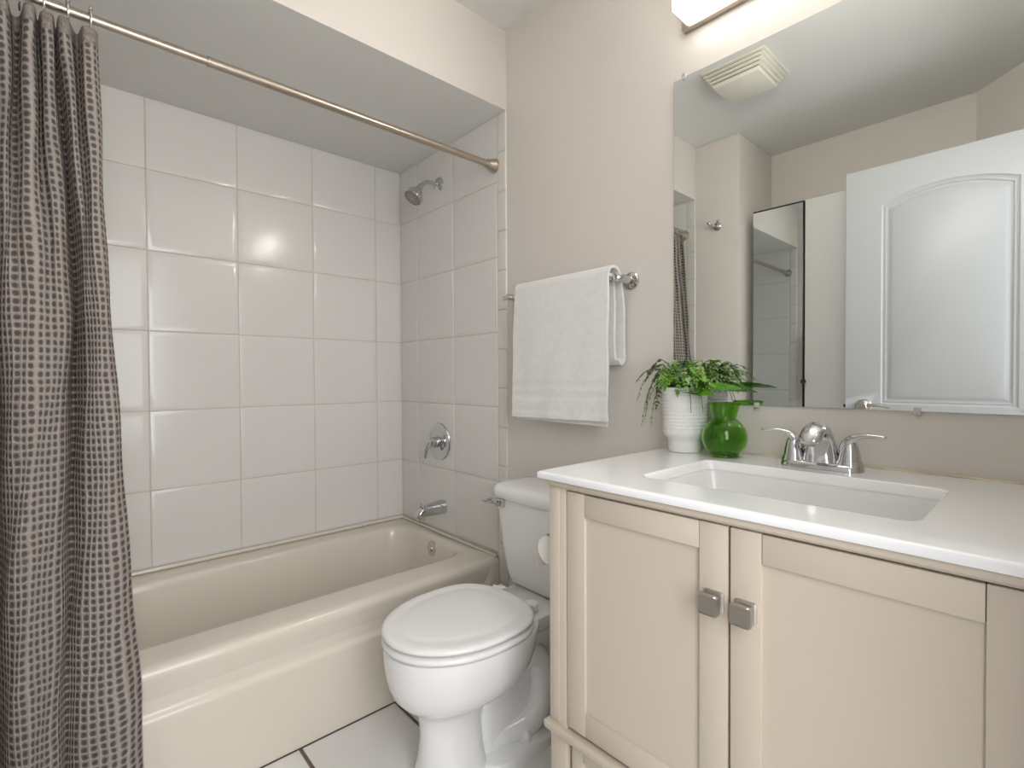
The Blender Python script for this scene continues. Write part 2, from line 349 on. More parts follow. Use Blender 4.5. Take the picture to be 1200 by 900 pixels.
bm = B(); tube(bm, [(-0.050, -0.355, 0.824, 0.019), (-0.062, -0.351, 0.815, 0.018), (-0.072, -0.341, 0.790, 0.013), (-0.075, -0.333, 0.762, 0.0105), (-0.074, -0.330, 0.742, 0.008)], seg=12, sub=5, flat=0.7, flat_axis=(1, 0, 0)); obj('lever', bm, 'chrome', h)
t = thing('tub_spout', 'chrome tub spout with diverter pin above the bathtub rim', 'tub spout', (XW, -0.380, 0.512))
bm = B()
rings = []
for s, rz, ry, dz in ((0, 0.033, 0.031, 0.0), (0.01, 0.033, 0.031, 0), (0.05, 0.0295, 0.028, -0.001), (0.09, 0.026, 0.0245, -0.003), (0.118, 0.0235, 0.023, -0.007), (0.130, 0.022, 0.022, -0.012), (0.140, 0.018, 0.02, -0.018), (0.145, 0.010, 0.014, -0.02)):
    rings.append([(XW-s, -0.380+ry*math.copysign(abs(math.cos(a))**0.75, math.cos(a)), 0.514+dz+rz*math.copysign(abs(math.sin(a))**0.75, math.sin(a))) for a in [2*PI*k/28 for k in range(28)]])
loft(bm, rings); box(bm, XW-0.142, XW-0.112, -0.397, -0.363, 0.472, 0.5, 0.004)
sp = obj('spout', bm, 'chrome', t)
bm = B(); lathe(bm, [(0.0035, 0), (0.0035, 0.012), (0.0065, 0.014), (0.0065, 0.020), (0.003, 0.023)], (XW-0.122, -0.380, 0.524), (0, 0, 1), 14); obj('diverter_pin', bm, 'chrome', t)

# ------------------------------------------------------------------ toilet
TY = -1.165
t = thing('toilet', 'white two-piece toilet between bathtub and vanity, seat closed', 'toilet', (-0.42, TY, 0))
def egg(xf, xb, hw, n=40, back=0.75, pw=2.0):
    """plan outline, front at xf (more negative), back at xb"""
    cx = xf+(xb-xf)*0.54; pts = []
    for k in range(n):
        a = 2*PI*k/n; c, s = math.cos(a), math.sin(a)
        x = cx+(xb-cx)*math.copysign(abs(c)**back, c) if c > 0 else cx+(cx-xf)*c
        y = hw*math.copysign(abs(s)**(0.9 if c > 0 else 1.0), s)
        pts.append((x, TY+y))
    return pts
bm = B()
sec = [(0.0, -0.634, -0.42, 0.096), (0.012, -0.635, -0.42, 0.097), (0.03, -0.630, -0.425, 0.091), (0.08, -0.618, -0.43, 0.076), (0.14, -0.615, -0.43, 0.064), (0.19, -0.620, -0.42, 0.066), (0.212, -0.630, -0.41, 0.080), (0.228, -0.648, -0.38, 0.104), (0.248, -0.671, -0.34, 0.134), (0.272, -0.690, -0.30, 0.155), (0.30, -0.701, -0.275, 0.167), (0.335, -0.708, -0.262, 0.175), (0.365, -0.711, -0.255, 0.179), (0.387, -0.711, -0.25, 0.180), (0.396, -0.708, -0.25, 0.178), (0.399, -0.700, -0.255, 0.172)]
loft(bm, [zr(egg(a, b, h), z) for z, a, b, h in sec])
# rear deck that carries the tank
loft(bm, [zr(rrect(-0.34, -0.035, TY-w_, TY+w_, 0.04, 6), z) for z, w_ in ((0.335, 0.085), (0.355, 0.105), (0.39, 0.118), (0.398, 0.117), (0.402, 0.110))])
# trapway: rear body, the S-bend standing proud of it
loft(bm, [zr(rrect(a, b, TY-w_, TY+w_, 0.05, 6), z) for z, a, b, w_ in ((0.02, -0.46, -0.12, 0.052), (0.12, -0.46, -0.12, 0.045), (0.24, -0.44, -0.10, 0.052), (0.345, -0.36, -0.06, 0.085))])
for sg in (-1, 1):
    tube(bm, [(-0.40, TY+sg*0.020, 0.27, 0.045), (-0.33, TY+sg*0.040, 0.265, 0.045), (-0.265, TY+sg*0.050, 0.262, 0.042), (-0.222, TY+sg*0.052, 0.225, 0.040), (-0.208, TY+sg*0.052, 0.16, 0.040), (-0.222, TY+sg*0.052, 0.095, 0.042), (-0.262, TY+sg*0.050, 0.055, 0.042), (-0.32, TY+sg*0.040, 0.045, 0.038), (-0.40, TY+sg*0.020, 0.045, 0.03)], seg=16, sub=5)
# foot flange
loft(bm, [zr(rrect(-0.47, -0.13, TY-w_, TY+w_, 0.075, 8), z) for z, w_ in ((0.0, 0.122), (0.018, 0.122), (0.027, 0.118), (0.031, 0.108))])
obj('bowl', bm, 'china', t, angle=50)
for sg in (-1, 1):
    bm = B(); lathe(bm, [(0.017, 0), (0.017, 0.004), (0.0125, 0.006), (0.0125, 0.024), (0.010, 0.030), (0.0, 0.032)], (-0.305, TY+sg*0.083, 0.0305), (0, 0, 1), 20)
    obj('bolt_cap', bm, 'seat', t, label='white floor bolt cap')
bm = B()
def seat_ring(z, ins): return zr(egg(-0.714+ins, -0.286-ins, 0.187-ins, 56, 0.62), z)
# seat ring with an opening
inner = lambda z, ins: zr(egg(-0.64+ins, -0.36-ins, 0.115-ins, 56, 0.8), z)
loft(bm, [inner(0.404, 0), seat_ring(0.4035, 0.006), seat_ring(0.406, 0.001), seat_ring(0.412, 0.0), seat_ring(0.4175, 0.003), seat_ring(0.420, 0.010), inner(0.420, 0.004), inner(0.414, 0), inner(0.404, 0)], False, False)
obj('seat', bm, 'seat', t, angle=60)
bm = B()
loft(bm, [seat_ring(z-0.0035, i) for z, i in ((0.4310, 0.009), (0.4335, 0.002), (0.4385, 0.0), (0.443, 0.002), (0.4462, 0.008), (0.4475, 0.018), (0.4470, 0.034), (0.4462, 0.042), (0.4485, 0.054), (0.4500, 0.075), (0.4510, 0.12), (0.4513, 0.16))])
obj('lid', bm, 'seat', t, angle=60)
for sg in (-1, 1):
    bm = B(); box(bm, -0.292, -0.255, TY+sg*0.075-0.016, TY+sg*0.075+0.016, 0.402, 0.434, 0.006, 3); tube(bm, [(-0.275, TY+sg*0.055, 0.427), (-0.275, TY+sg*0.10, 0.427)], r=0.007, seg=12)
    obj('hinge', bm, 'seat', t)
bm = B()
def tk(z, hw, xf, r=0.05): 
    pts = rrect(xf, -0.022, TY-hw, TY+hw, r, 8)
    return [(x-(0.010*(1-((y-TY)/hw)**2) if x < -0.1 else 0), y, z) for x, y in pts]
loft(bm, [tk(0.403, 0.150, -0.165, 0.04), tk(0.412, 0.160, -0.175), tk(0.45, 0.170, -0.182), tk(0.55, 0.186, -0.190), tk(0.65, 0.198, -0.196), tk(0.698, 0.203, -0.199)])
tank = obj('tank', bm, 'china', t, angle=50)
bm = B()
loft(bm, [tk(0.6985, 0.207, -0.203), tk(0.703, 0.213, -0.210, 0.055), tk(0.722, 0.214, -0.211, 0.055), tk(0.735, 0.211, -0.207, 0.055), tk(0.743, 0.202, -0.197, 0.05), tk(0.747, 0.185, -0.18, 0.045), tk(0.749, 0.14, -0.14, 0.03)])
obj('tank_lid', bm, 'china', t, angle=60)
bm = B(); box(bm, -0.222, -0.203, -1.045, -1.003, 0.672, 0.700, 0.005, 3)
lv = obj('flush_handle', bm, 'chrome', t, label='chrome flush lever')
bm = B(); tube(bm, [(-0.220, -1.02, 0.690, 0.008), (-0.228, -0.995, 0.692, 0.011), (-0.231, -0.972, 0.690, 0.010), (-0.232, -0.950, 0.686, 0.003)], seg=12, sub=4, flat=0.7, flat_axis=(1, 0, 0)); obj('lever_tip', bm, 'chrome', lv)

# ------------------------------------------------------------------ vanity cabinet
VY0, VY1, VX = -2.36, -1.578, -0.546
t = thing('vanity_cabinet', 'cream painted vanity cabinet with two shaker doors under the white counter', 'cabinet', (-0.27, -1.968, 0))
bm = B()
box(bm, VX+0.022, -0.004, VY1-0.018, VY1-0.003, 0.10, 0.895, 0.001); box(bm, VX+0.022, -0.004, VY0+0.003, VY0+0.018, 0.10, 0.895, 0.001)
box(bm, VX+0.022, -0.004, VY0+0.018, VY1-0.018, 0.10, 0.116); box(bm, -0.012, -0.004, VY0+0.018, VY1-0.018, 0.116, 0.895)
box(bm, VX+0.022, -0.012, VY0+0.018, VY1-0.018, 0.372, 0.384)
obj('carcass', bm, 'cab', t)
for y0, y1 in ((VY1-0.0455, VY1), (VY0, VY0+0.0455)):
    for x0 in (VX, -0.05):
        bm = B(); box(bm, x0, x0+0.045, y0, y1, 0, 0.886, 0.002)
        if x0 == VX: box(bm, x0-0.0018, x0, y0+(0.0 if y0 < -2 else 0.018), y1-(0.018 if y0 < -2 else 0.0), 0.384, 0.885, 0.0008)
        obj('leg', bm, 'cab', t)
bm = B(); box(bm, VX+0.001, VX+0.02, VY0+0.0455, VY1-0.0455, 0.8815, 0.896, 0.001); box(bm, VX-0.009, VX+0.004, VY0-0.006, VY1+0.006, 0.8865, 0.8975, 0.003); box(bm, VX, -0.01, VY1, VY1+0.006, 0.8865, 0.8975, 0.002)
obj('top_rail', bm, 'cab', t)
bm = B(); box(bm, VX-0.014, VX+0.018, VY0-0.012, VY1+0.012, 0.3565, 0.3765, 0.007, 3); box(bm, VX+0.018, -0.01, VY1, VY1+0.010, 0.3565, 0.3765, 0.004, 3)
obj('belt_moulding', bm, 'cab', t)
def shaker(bm, y0, y1, z0, z1, st, tr_, br, x):
    box(bm, x, x+0.018, y0, y0+st, z0, z1, 0.0012); box(bm, x, x+0.018, y1-st, y1, z0, z1, 0.0012)
    box(bm, x-0.0008, x+0.018, y0+st+0.0008, y1-st-0.0008, z1-tr_, z1-0.0005, 0.0014); box(bm, x+0.0006, x+0.018, y0+st+0.0004, y1-st-0.0004, z0, z0+br, 0.0012)
    box(bm, x+0.006, x+0.014, y0+st, y1-st, z0+br, z1-tr_)
for y0, y1, ky in ((-1.9655, VY1-0.048, -1.944), (VY0+0.048, -1.9700, -1.995)):
    bm = B(); shaker(bm, y0, y1, 0.3835, 0.8795, 0.0475, 0.046, 0.047, VX)
    d = obj('door', bm, 'cab', t)
    bm = B(); kz, kx = 0.755, VX
    loft(bm, [[(kx-h, ky+y*s, kz+z*s) for y, z in rrect(-0.0165, 0.0165, -0.0165, 0.0165, 0.004, 3)] for h, s in ((0, 1.0), (0.003, 1.0), (0.0055, 0.8), (0.006, 0.5), (0.016, 0.38))])
    rr = []
    for h, s in ((0.015, 0.45), (0.0165, 0.95), (0.019, 1.0), (0.0225, 0.99), (0.025, 0.9)):
        rr.append([(kx-h-0.0075*(1-(y/0.0165)**2), ky+y*s, kz+z*s) for y, z in [(yy*(1+0.06*(1-(zz/0.0165)**2)), zz*(1+0.06*(1-(yy/0.0165)**2))) for yy, zz in [p for p in rrect(-0.0165, 0.0165, -0.0165, 0.0165, 0.004, 4)]]])
    loft(bm, rr)
    obj('knob', bm, 'dknickel', d, angle=40, label='square satin nickel knob')
for y0, y1 in ((-1.9655, VY1-0.055), (VY0+0.055, -1.9700)):
    bm = B(); shaker(bm, y0, y1, 0.118, 0.353, 0.03, 0.03, 0.03, VX+0.006); obj('drawer', bm, 'cab', t)

# counter with moulded basin
t = thing('countertop', 'white vanity countertop with moulded rectangular sink basin', 'countertop', (-0.28, -1.968, 0.8975))
cx0, cx1, cy0, cy1 = -0.5615, -0.0015, -2.388, -1.549
bm = B()
hx0, hx1, hy0, hy1 = -0.449, -0.155, -2.188, -1.736
loft(bm, [zr(rrect(cx0+0.012, cx1, cy0+0.012, cy1-0.012, 0.006), 0.8978), zr(rrect(cx0+0.001, cx1, cy0+0.001, cy1-0.001, 0.008), 0.899), zr(rrect(cx0, cx1, cy0, cy1, 0.008), 0.9015), zr(rrect(cx0, cx1, cy0, cy1, 0.008), 0.9085), zr(rrect(cx0+0.0012, cx1, cy0+0.0012, cy1-0.0012, 0.008), 0.9115), zr(rrect(cx0+0.004, cx1-0.001, cy0+0.004, cy1-0.004, 0.008), 0.9132), zr(rrect(cx0+0.008, cx1-0.002, cy0+0.008, cy1-0.008, 0.008), 0.9136), zr(rrect(cx0+0.0095, cx1-0.003, cy0+0.0095, cy1-0.0095, 0.008), 0.9136), zr(rrect(hx0-0.0035, hx1+0.0035, hy0-0.0035, hy1+0.0035, 0.031), 0.9136),
          zr(rrect(hx0-0.0015, hx1+0.0015, hy0-0.0015, hy1+0.0015, 0.03), 0.9136), zr(rrect(hx0, hx1, hy0, hy1, 0.028), 0.9128), zr(rrect(hx0+0.001, hx1-0.002, hy0+0.001, hy1-0.002, 0.028), 0.9105), zr(rrect(hx0+0.003, hx1-0.005, hy0+0.003, hy1-0.005, 0.027), 0.893)], False, False)
obj('slab', bm, 'counter', t, angle=40)
bm = B()
ba = (hx0+0.001, hx1-0.002, hy0+0.001, hy1-0.002)
rings = []
for ins, z, r in ((-0.012, 0.8932, 0.034), (0.002, 0.8932, 0.028), (0.005, 0.885, 0.03), (0.010, 0.84, 0.04), (0.018, 0.805, 0.05), (0.035, 0.785, 0.06), (0.07, 0.777, 0.05), (0.11, 0.774, 0.025)):
    rings.append(zr(rrect(ba[0]+ins, ba[1]-ins, ba[2]+ins, ba[3]-ins, r), z))
loft(bm, rings, False, True); bs = obj('basin', bm, 'basin', t, angle=60)
bm = B(); lathe(bm, [(0.022, 0), (0.022, 0.003), (0.017, 0.004), (0.0, 0.002)], (-0.33, -1.964, 0.7745), (0, 0, 1), 24); obj('drain', bm, 'chrome', bs, label='chrome sink drain')
bm = B(); prev = []
pts = []
for k in range(60):
    y = lerp(cy1-0.004, cy1-0.826, k/59); pts.append((-0.0035, y, 0.9145+random.uniform(-0.0008, 0.0012), random.uniform(0.0022, 0.0038)))
tube(bm, pts, seg=7); obj('caulk_bead', bm, 'caulk', t, label='stained caulk bead along the wall')

# faucet
t = thing('sink_faucet', 'chrome two-handle centerset faucet behind the sink basin', 'faucet', (-0.082, -1.962, 0.9136))
fy, fx, fz = -1.962, -0.082, 0.9137
bm = B()
loft(bm, [zr([(fx+x*s, fy+y*s2) for x, y in rrect(-0.030, 0.030, -0.081, 0.081, 0.029, 8)], fz+h) for h, s, s2 in ((0, 1, 1), (0.005, 1, 1), (0.010, 0.95, 0.98), (0.014, 0.82, 0.94), (0.016, 0.5, 0.85))])
obj('base', bm, 'chrome', t, angle=60)
for sg in (1, -1):
    hy = fy+sg*0.0545
    bm = B(); lathe(bm, [(0.0255, 0.008), (0.025, 0.016), (0.0225, 0.022), (0.0225, 0.0235), (0.0215, 0.024), (0.0185, 0.042), (0.0150, 0.056), (0.0115, 0.064), (0.006, 0.069), (0, 0.070)], (fx, hy, fz), (0, 0, 1), 28); h = obj('handle', bm, 'chrome', t)
    bm = B(); tube(bm, [(fx+0.002, hy-sg*0.010, fz+0.040, 0.012), (fx, hy-sg*0.004, fz+0.058, 0.0125), (fx-0.004, hy+sg*0.008, fz+0.071, 0.0105), (fx-0.008, hy+sg*0.026, fz+0.0775, 0.0075), (fx-0.011, hy+sg*0.046, fz+0.0785, 0.0066), (fx-0.013, hy+sg*0.062, fz+0.0775, 0.0058), (fx-0.0135, hy+sg*0.066, fz+0.077, 0.003)], seg=14, sub=5, flat=0.72, flat_axis=(0, 0, 1)); obj('lever', bm, 'chrome', h)
bm = B(); rings = []
for x, z, w_, d_, ang in ((0.004, 0.010, 0.040, 0.029, 0), (0.003, 0.028, 0.036, 0.027, 2), (0.000, 0.050, 0.0305, 0.0245, 8), (-0.006, 0.069, 0.0265, 0.022, 26), (-0.017, 0.083, 0.0245, 0.019, 52), (-0.034, 0.0875, 0.0230, 0.0165, 82), (-0.054, 0.0815, 0.0230, 0.0150, 108), (-0.068, 0.0715, 0.0225, 0.0130, 122), (-0.077, 0.0640, 0.0190, 0.0095, 126), (-0.0835, 0.0628, 0.009, 0.005, 120)):
    a = math.radians(ang); ux, uz = math.cos(a), math.sin(a)
    rings.append([(fx+x+ux*d_*math.sin(q), fy+w_*math.cos(q), fz+z+uz*d_*math.sin(q)) for q in [2*PI*k/24 for k in range(24)]])
loft(bm, rings); sp = obj('spout', bm, 'chrome', t, angle=60)
bm = B(); lathe(bm, [(0.0095, 0), (0.0095, 0.008), (0.007, 0.009), (0, 0.0085)], (fx-0.066, fy, fz+0.0635), (-0.25, 0, -1), 18); obj('aerator', bm, 'dknickel', sp)

# ------------------------------------------------------------------ toilet paper on the cabinet side
t = thing('toilet_paper_holder', 'toilet paper roll on its holder at the vanity cabinet side', 'toilet paper', (-0.46, VY1, 0.725))
bm = B()
for x in (-0.400,): box(bm, x-0.004, x+0.004, VY1+0.0005, VY1+0.046, 0.715, 0.735, 0.003)
tube(bm, [(-0.509, VY1+0.037, 0.725), (-0.400, VY1+0.037, 0.725)], r=0.006, seg=12); obj('bracket', bm, 'chrome', t)
bm = B(); n = 40; prof = []
for k in range(n+1):
    a = 2*PI*k/n; prof.append((math.cos(a), math.sin(a)))
rings = [[(x, VY1+0.037+r*math.cos(2*PI*k/n), 0.725+r*math.sin(2*PI*k/n)) for k in range(n)] for x, r in ((-0.513, 0.008), (-0.515, 0.019), (-0.515, 0.031), (-0.512, 0.034), (-0.408, 0.034), (-0.405, 0.031), (-0.405, 0.019), (-0.407, 0.008))]
loft(bm, rings); rl = obj('paper_roll', bm, 'paper', t, label='white paper roll')
bm = B(); pp = [(VY1+0.037+0.0347*math.cos(a), 0.725+0.0347*math.sin(a)) for a in [math.radians(100-20*k) for k in range(6)]]+[(VY1+0.073, 0.705), (VY1+0.075, 0.688), (VY1+0.078, 0.672)]
loft(bm, [[(-0.512, y, z) for y, z in pp], [(-0.408, y, z) for y, z in pp]], False, False, closed=False)
r = bmesh.ops.solidify(bm, geom=bm.faces[:], thickness=0.0007); obj('loose_sheet', bm, 'paper', rl)

# ------------------------------------------------------------------ wall mirror
t = thing('wall_mirror', 'large frameless mirror above the vanity counter', 'mirror', (-0.003, -1.975, 1.0418))
bm = B(); box(bm, -0.0065, -0.0015, -2.388, -1.5608, 1.0418, 1.965, 0.0012, 1)
obj('glass', bm, 'mirror', t, smooth=False)
for y, z, s in ((-1.594, 1.965, 1), (-2.2, 1.965, 1), (-1.795, 1.0418, -1), (-2.118, 1.0418, -1)):
    bm = B(); box(bm, -0.0105, -0.0068, y-0.006, y+0.006, z-s*0.008, z+s*0.002, 0.0012); box(bm, -0.0105, -0.0005, y-0.006, y+0.006, z+s*0.0006, z+s*0.008, 0.0012); c = obj('clip', bm, 'clip', t, label='clear plastic mirror clip')
    bm = B(); lathe(bm, [(0.003, 0), (0.0025, 0.0015), (0, 0.002)], (-0.0104, y, z+s*0.006), (-1, 0, 0), 12); obj('screw', bm, 'nickel', c)

# ------------------------------------------------------------------ vanity light
t = thing('vanity_light', 'lit frosted glass bar light with nickel backplate above the mirror', 'wall light', (0, -1.935, 2.08))
bm = B(); box(bm, -0.022, -0.0005, -2.275, -1.594, 2.084, 2.205, 0.003); obj('backplate', bm, 'nickel', t)
bm = B(); box(bm, -0.104, -0.0225, -2.255, -1.614, 2.089, 2.20, 0.004, 3); gs = obj('glass_shade', bm, ['shade', 'shade_edge'], t)
for f in gs.data.polygons:
    f.material_index = 0 if f.normal.x < -0.5 else 1
for y in (-1.6135, -2.2555):
    bm = B()
    for q in ((-0.105, -0.022, 2.0875, 2.0905), (-0.105, -0.022, 2.1985, 2.2015), (-0.1055, -0.1025, 2.0875, 2.2015)): box(bm, q[0], q[1], y-0.0012, y+0.0012, q[2], q[3], 0.0004, 1)
    obj('end_frame', bm, 'nickel', t)
for y in (-1.612, -2.257):
    s = 1 if y > -2 else -1
    bm = B(); box(bm, -0.118, -0.022, y, y+s*0.004, 2.128, 2.16, 0.0015); box(bm, -0.118, -0.106, y-s*0.03, y+s*0.004, 2.128, 2.16, 0.0015); obj('end_bracket', bm, 'nickel', t)

# ------------------------------------------------------------------ towel bar and towel
BZ, BX = 1.416, -0.072
t = thing('towel_bar', 'chrome towel bar on the painted wall beside the mirror', 'towel bar', (0, -1.16, BZ))
bm = B(); tube(bm, [(BX, -0.892, BZ), (BX, -1.438, BZ)], r=0.0085, seg=20); br = obj('bar', bm, 'chrome', t)
for y in (-0.925, -1.415):
    bm = B(); lathe(bm, [(0.027, 0), (0.027, 0.006), (0.024, 0.010), (0.013, 0.013), (0.0115, 0.020), (0.0115, 0.075), (0.0125, 0.084), (0.009, 0.087)], (-0.0004, y, BZ), (-1, 0, 0), 32); obj('post', bm, 'chrome', t)
# towel ribbon: profile in x-z with the length marked, swept along y
yc0, yc1 = -0.988, -1.402
prof = [(-0.0900, 0.968), (-0.0895, 1.10), (-0.0885, 1.30), (-0.0855, 1.415), (-0.080, 1.4285), (-0.072, 1.4300), (-0.064, 1.4285), (-0.058, 1.415), (-0.054, 1.30), (-0.053, 1.190), (-0.048, 1.168), (-0.038, 1.158), (-0.026, 1.165), (-0.020, 1.190), (-0.022, 1.30), (-0.036, 1.415), (-0.046, 1.441), (-0.058, 1.4505), (-0.072, 1.4525), (-0.086, 1.4500), (-0.0965, 1.440), (-0.1015, 1.415), (-0.1045, 1.30), (-0.1055, 1.10), (-0.1055, 0.975)]
P = smooth_path([(x, 0, z, 0) for x, z in prof], 16); P = [(p[0], p[2]) for p in P]
bm = B(); ny = 46
L = [0]
for a, b in zip(P, P[1:]): L.append(L[-1]+math.hypot(a[0]-b[0], a[1]-b[1]))
def thick(l):
    e = L[-1]-l
    base = 0.0045
    for q, wq, dq in ((0.118, 0.004, 0.0032), (0.075, 0.004, 0.0032), (0.024, 0.003, 0.0025)):
        base -= dq*math.exp(-((e-q)/wq)**2)
    if 0.078 < e < 0.115: base -= 0.0006
    if e < 0.022: base += 0.0012
    return base
R0_, R1_ = [], []
for i, (x, z) in enumerate(P):
    a = P[max(i-1, 0)]; b = P[min(i+1, len(P)-1)]; tx, tz = b[0]-a[0], b[1]-a[1]; q = math.hypot(tx, tz); nx_, nz_ = -tz/q, tx/q
    th = thick(L[i]); inner_ = L[i] < L[-1]*0.47
    ra, rb = [], []
    for j in range(ny+1):
        f = j/ny; y = lerp(yc0-(0.006 if inner_ else 0), yc1+(0.012 if inner_ else 0.0), f)
        hang = max(0, (1.43-z)/0.46)
        y += hang*lerp(0.014, 0.004, f)*(1 if x < -0.07 else 0.2)+0.0015*math.sin(z*31+f)
        dx = 0.0022*hang*math.sin(f*9+z*6)+0.0016*hang*math.sin(f*21-z*11)
        dz = hang*x*0+(0.006*f*hang if not inner_ and x < -0.06 else -0.004*f*hang if x < -0.06 else 0)
        ra.append((x+nx_*th+dx, y, z+nz_*th+dz)); rb.append((x-nx_*th+dx, y, z-nz_*th+dz))
    R0_.append(ra); R1_.append(rb)
V0 = [[bm.verts.new(p) for p in r] for r in R0_]; V1 = [[bm.verts.new(p) for p in r] for r in R1_]
for i in range(len(P)-1):
    for j in range(ny):
        bm.faces.new((V0[i][j], V0[i][j+1], V0[i+1][j+1], V0[i+1][j])); bm.faces.new((V1[i][j], V1[i+1][j], V1[i+1][j+1], V1[i][j+1]))
    bm.faces.new((V0[i][0], V0[i+1][0], V1[i+1][0], V1[i][0])); bm.faces.new((V0[i][ny], V1[i][ny], V1[i+1][ny], V0[i+1][ny]))
for j in range(ny):
    bm.faces.new((V0[0][j], V1[0][j], V1[0][j+1], V0[0][j+1])); bm.faces.new((V0[-1][j], V0[-1][j+1], V1[-1][j+1], V1[-1][j]))
tag(obj('bath_towel', bm, 'towel', angle=70), 'white folded bath towel draped over the chrome towel bar', 'towel')

# ------------------------------------------------------------------ shower rod, rings and curtain
RY, RZ = -0.763, 1.974
t = thing('shower_rod', 'brushed nickel tension shower rod across the bathtub alcove', 'shower rod', (-0.76, RY, RZ))
bm = B(); tube(bm, [(XL+0.007, RY, RZ), (-1.02, RY, RZ)], r=0.0112, seg=22); obj('inner_tube', bm, 'nickel', t)
bm = B(); tube(bm, [(-1.022, RY, RZ, 0.0112), (-1.0215, RY, RZ, 0.0138), (-1.014, RY, RZ, 0.0138), (-1.013, RY, RZ, 0.0130), (-0.03, RY, RZ, 0.0130)], seg=22); obj('outer_tube', bm, 'nickel', t)
for x, s in ((XW-0.0006, -1), (XL+0.0076, 1)):
    bm = B(); lathe(bm, [(0.029, 0), (0.0295, 0.004), (0.027, 0.010), (0.019, 0.030), (0.0165, 0.036), (0.0165, 0.044), (0.0145, 0.046)], (x, RY, RZ), (s, 0, 0), 32); obj('flange', bm, 'nickel', t)
# curtain cloth
NU, NZ = 560, 150
def ray_x(u, y):
    d = F0 + R0*((u-600)/FPX); return CAM.x + (y-CAM.y)*d.x/d.y
# plan of the cloth at three heights (top, middle, bottom), listed from the free edge to the end wall
FOLD = [((118, -.760), (132, -.800), (166, -.835)), ((112, -.787), (128, -.822), (152, -.868)), ((99, -.788), (119, -.828), (136, -.880)),
        ((93, -.735), (112, -.822), (118, -.874)), ((84, -.786), (107, -.810), (100, -.862)), ((75, -.784), (102, -.790), (88, -.848)),
        ((71, -.736), (94, -.725), (79, -.836)), ((69, -.735), (89, -.722), (74, -.838)), ((66, -.787), (83, -.800), (66, -.866)),
        ((54, -.788), (72, -.828), (52, -.882)), ((49, -.735), (60, -.830), (42, -.884)), ((44, -.787), (48, -.838), (32, -.886)),
        ((31, -.789), (36, -.842), (22, -.884)), ((25, -.735), (25, -.838), (14, -.878)), ((18, -.733), (16, -.834), (9, -.864)),
        ((14, -.787), (8, -.820), (5, -.845)), ((1, -.789), (3, -.795), (1, -.822)), ((-5, -.735), (0, -.745), (-3, -.806)),
        ((-12, -.787), (-8, -.748), (-8, -.812)), ((-22, -.735), (-16, -.805), (-18, -.862)), ((-30, -.785), (-26, -.832), (-28, -.872)),
        ((-38, -.735), (-36, -.800), (-38, -.842)), ((-45, -.782), (-46, -.825), (-47, -.868)), ((-52, -.745), (-52, -.790), (-53, -.825))]
FX = [[Vector((ray_x(u+k, y), y, 0)) for (u, y), k in zip(f, (3.5, 0, -6))] for f in FOLD]
SEGL = [0.0]
for p, q in zip(FX, FX[1:]): SEGL.append(SEGL[-1]+(0.28*(q[0]-p[0]).length+0.42*(q[1]-p[1]).length+0.30*(q[2]-p[2]).length))
def curtain_row(z):
    t1 = sstep(1.93, 1.22, z) if z > 1.22 else 1.0
    if z > 1.22: t1 = max(0, min(1, (1.93-z)/0.71)); t1 = 0.55*t1+0.45*t1*t1*(3-2*t1)
    t2 = max(0, min(1, (1.30-z)/0.95)); t2 = t2*t2*(3-2*t2)*0.5+t2*0.5
    ctl = [Vector((*(p[0].lerp(p[1], t1).lerp(p[2], t2)).xy, 0, 0)) for p in FX]
    N = NU//(len(FX)-1); out = []
    for k, p in enumerate(smooth_path(ctl, N)):
        i = min(k//N, len(FX)-2); f = (k-i*N)/N
        x = p[0]+0.0016*math.sin(z*19+k*0.05)+0.0022*math.sin(z*7.3+k*0.021); y = p[1]+0.0016*math.sin(z*23+k*0.04)
        if z < 0.45: y = min(y, -0.795)
        out.append((Vector((x, y, z)), lerp(SEGL[i], SEGL[i+1], f)))
    return out
bm = B(); rows = []; uvs = []
for j in range(NZ+1):
    z = lerp(1.944, 0.045, j/NZ); R_ = curtain_row(z)
    for p, l in R_:
        if j < 14: p.z -= 0.006*(1-j/14)*(0.5-0.5*math.cos(l*60))     # slight dips between the rings
    rows.append([bm.verts.new(p) for p, l in R_]); uvs.append(([l for p, l in R_], 1.944-z))
NU = len(rows[0])-1
uvl = bm.loops.layers.uv.new('weave')
HEMROW = 3
for j in range(NZ):
    for i in range(NU):
        f = bm.faces.new((rows[j][i], rows[j][i+1], rows[j+1][i+1], rows[j+1][i]))
        f.material_index = 1 if j < HEMROW else 0
        for l, (jj, ii) in zip(f.loops, ((j, i), (j, i+1), (j+1, i+1), (j+1, i))): l[uvl].uv = (uvs[jj][0][ii], uvs[jj][1])
bmesh.ops.solidify(bm, geom=bm.faces[:], thickness=0.0022)
cur = tag(obj('shower_curtain', bm, ['waffle', 'hem'], angle=180), 'taupe waffle weave shower curtain bunched at the end of the rod', 'shower curtain')
ordinal = ['the ring nearest the free edge of the bunched curtain', 'second ring from the free edge of the curtain', 'third ring from the free edge of the curtain', 'fourth ring from the free edge of the curtain', 'fifth ring from the free edge of the curtain', 'sixth ring from the free edge of the curtain', 'last ring, against the tub end wall']
ring0 = None
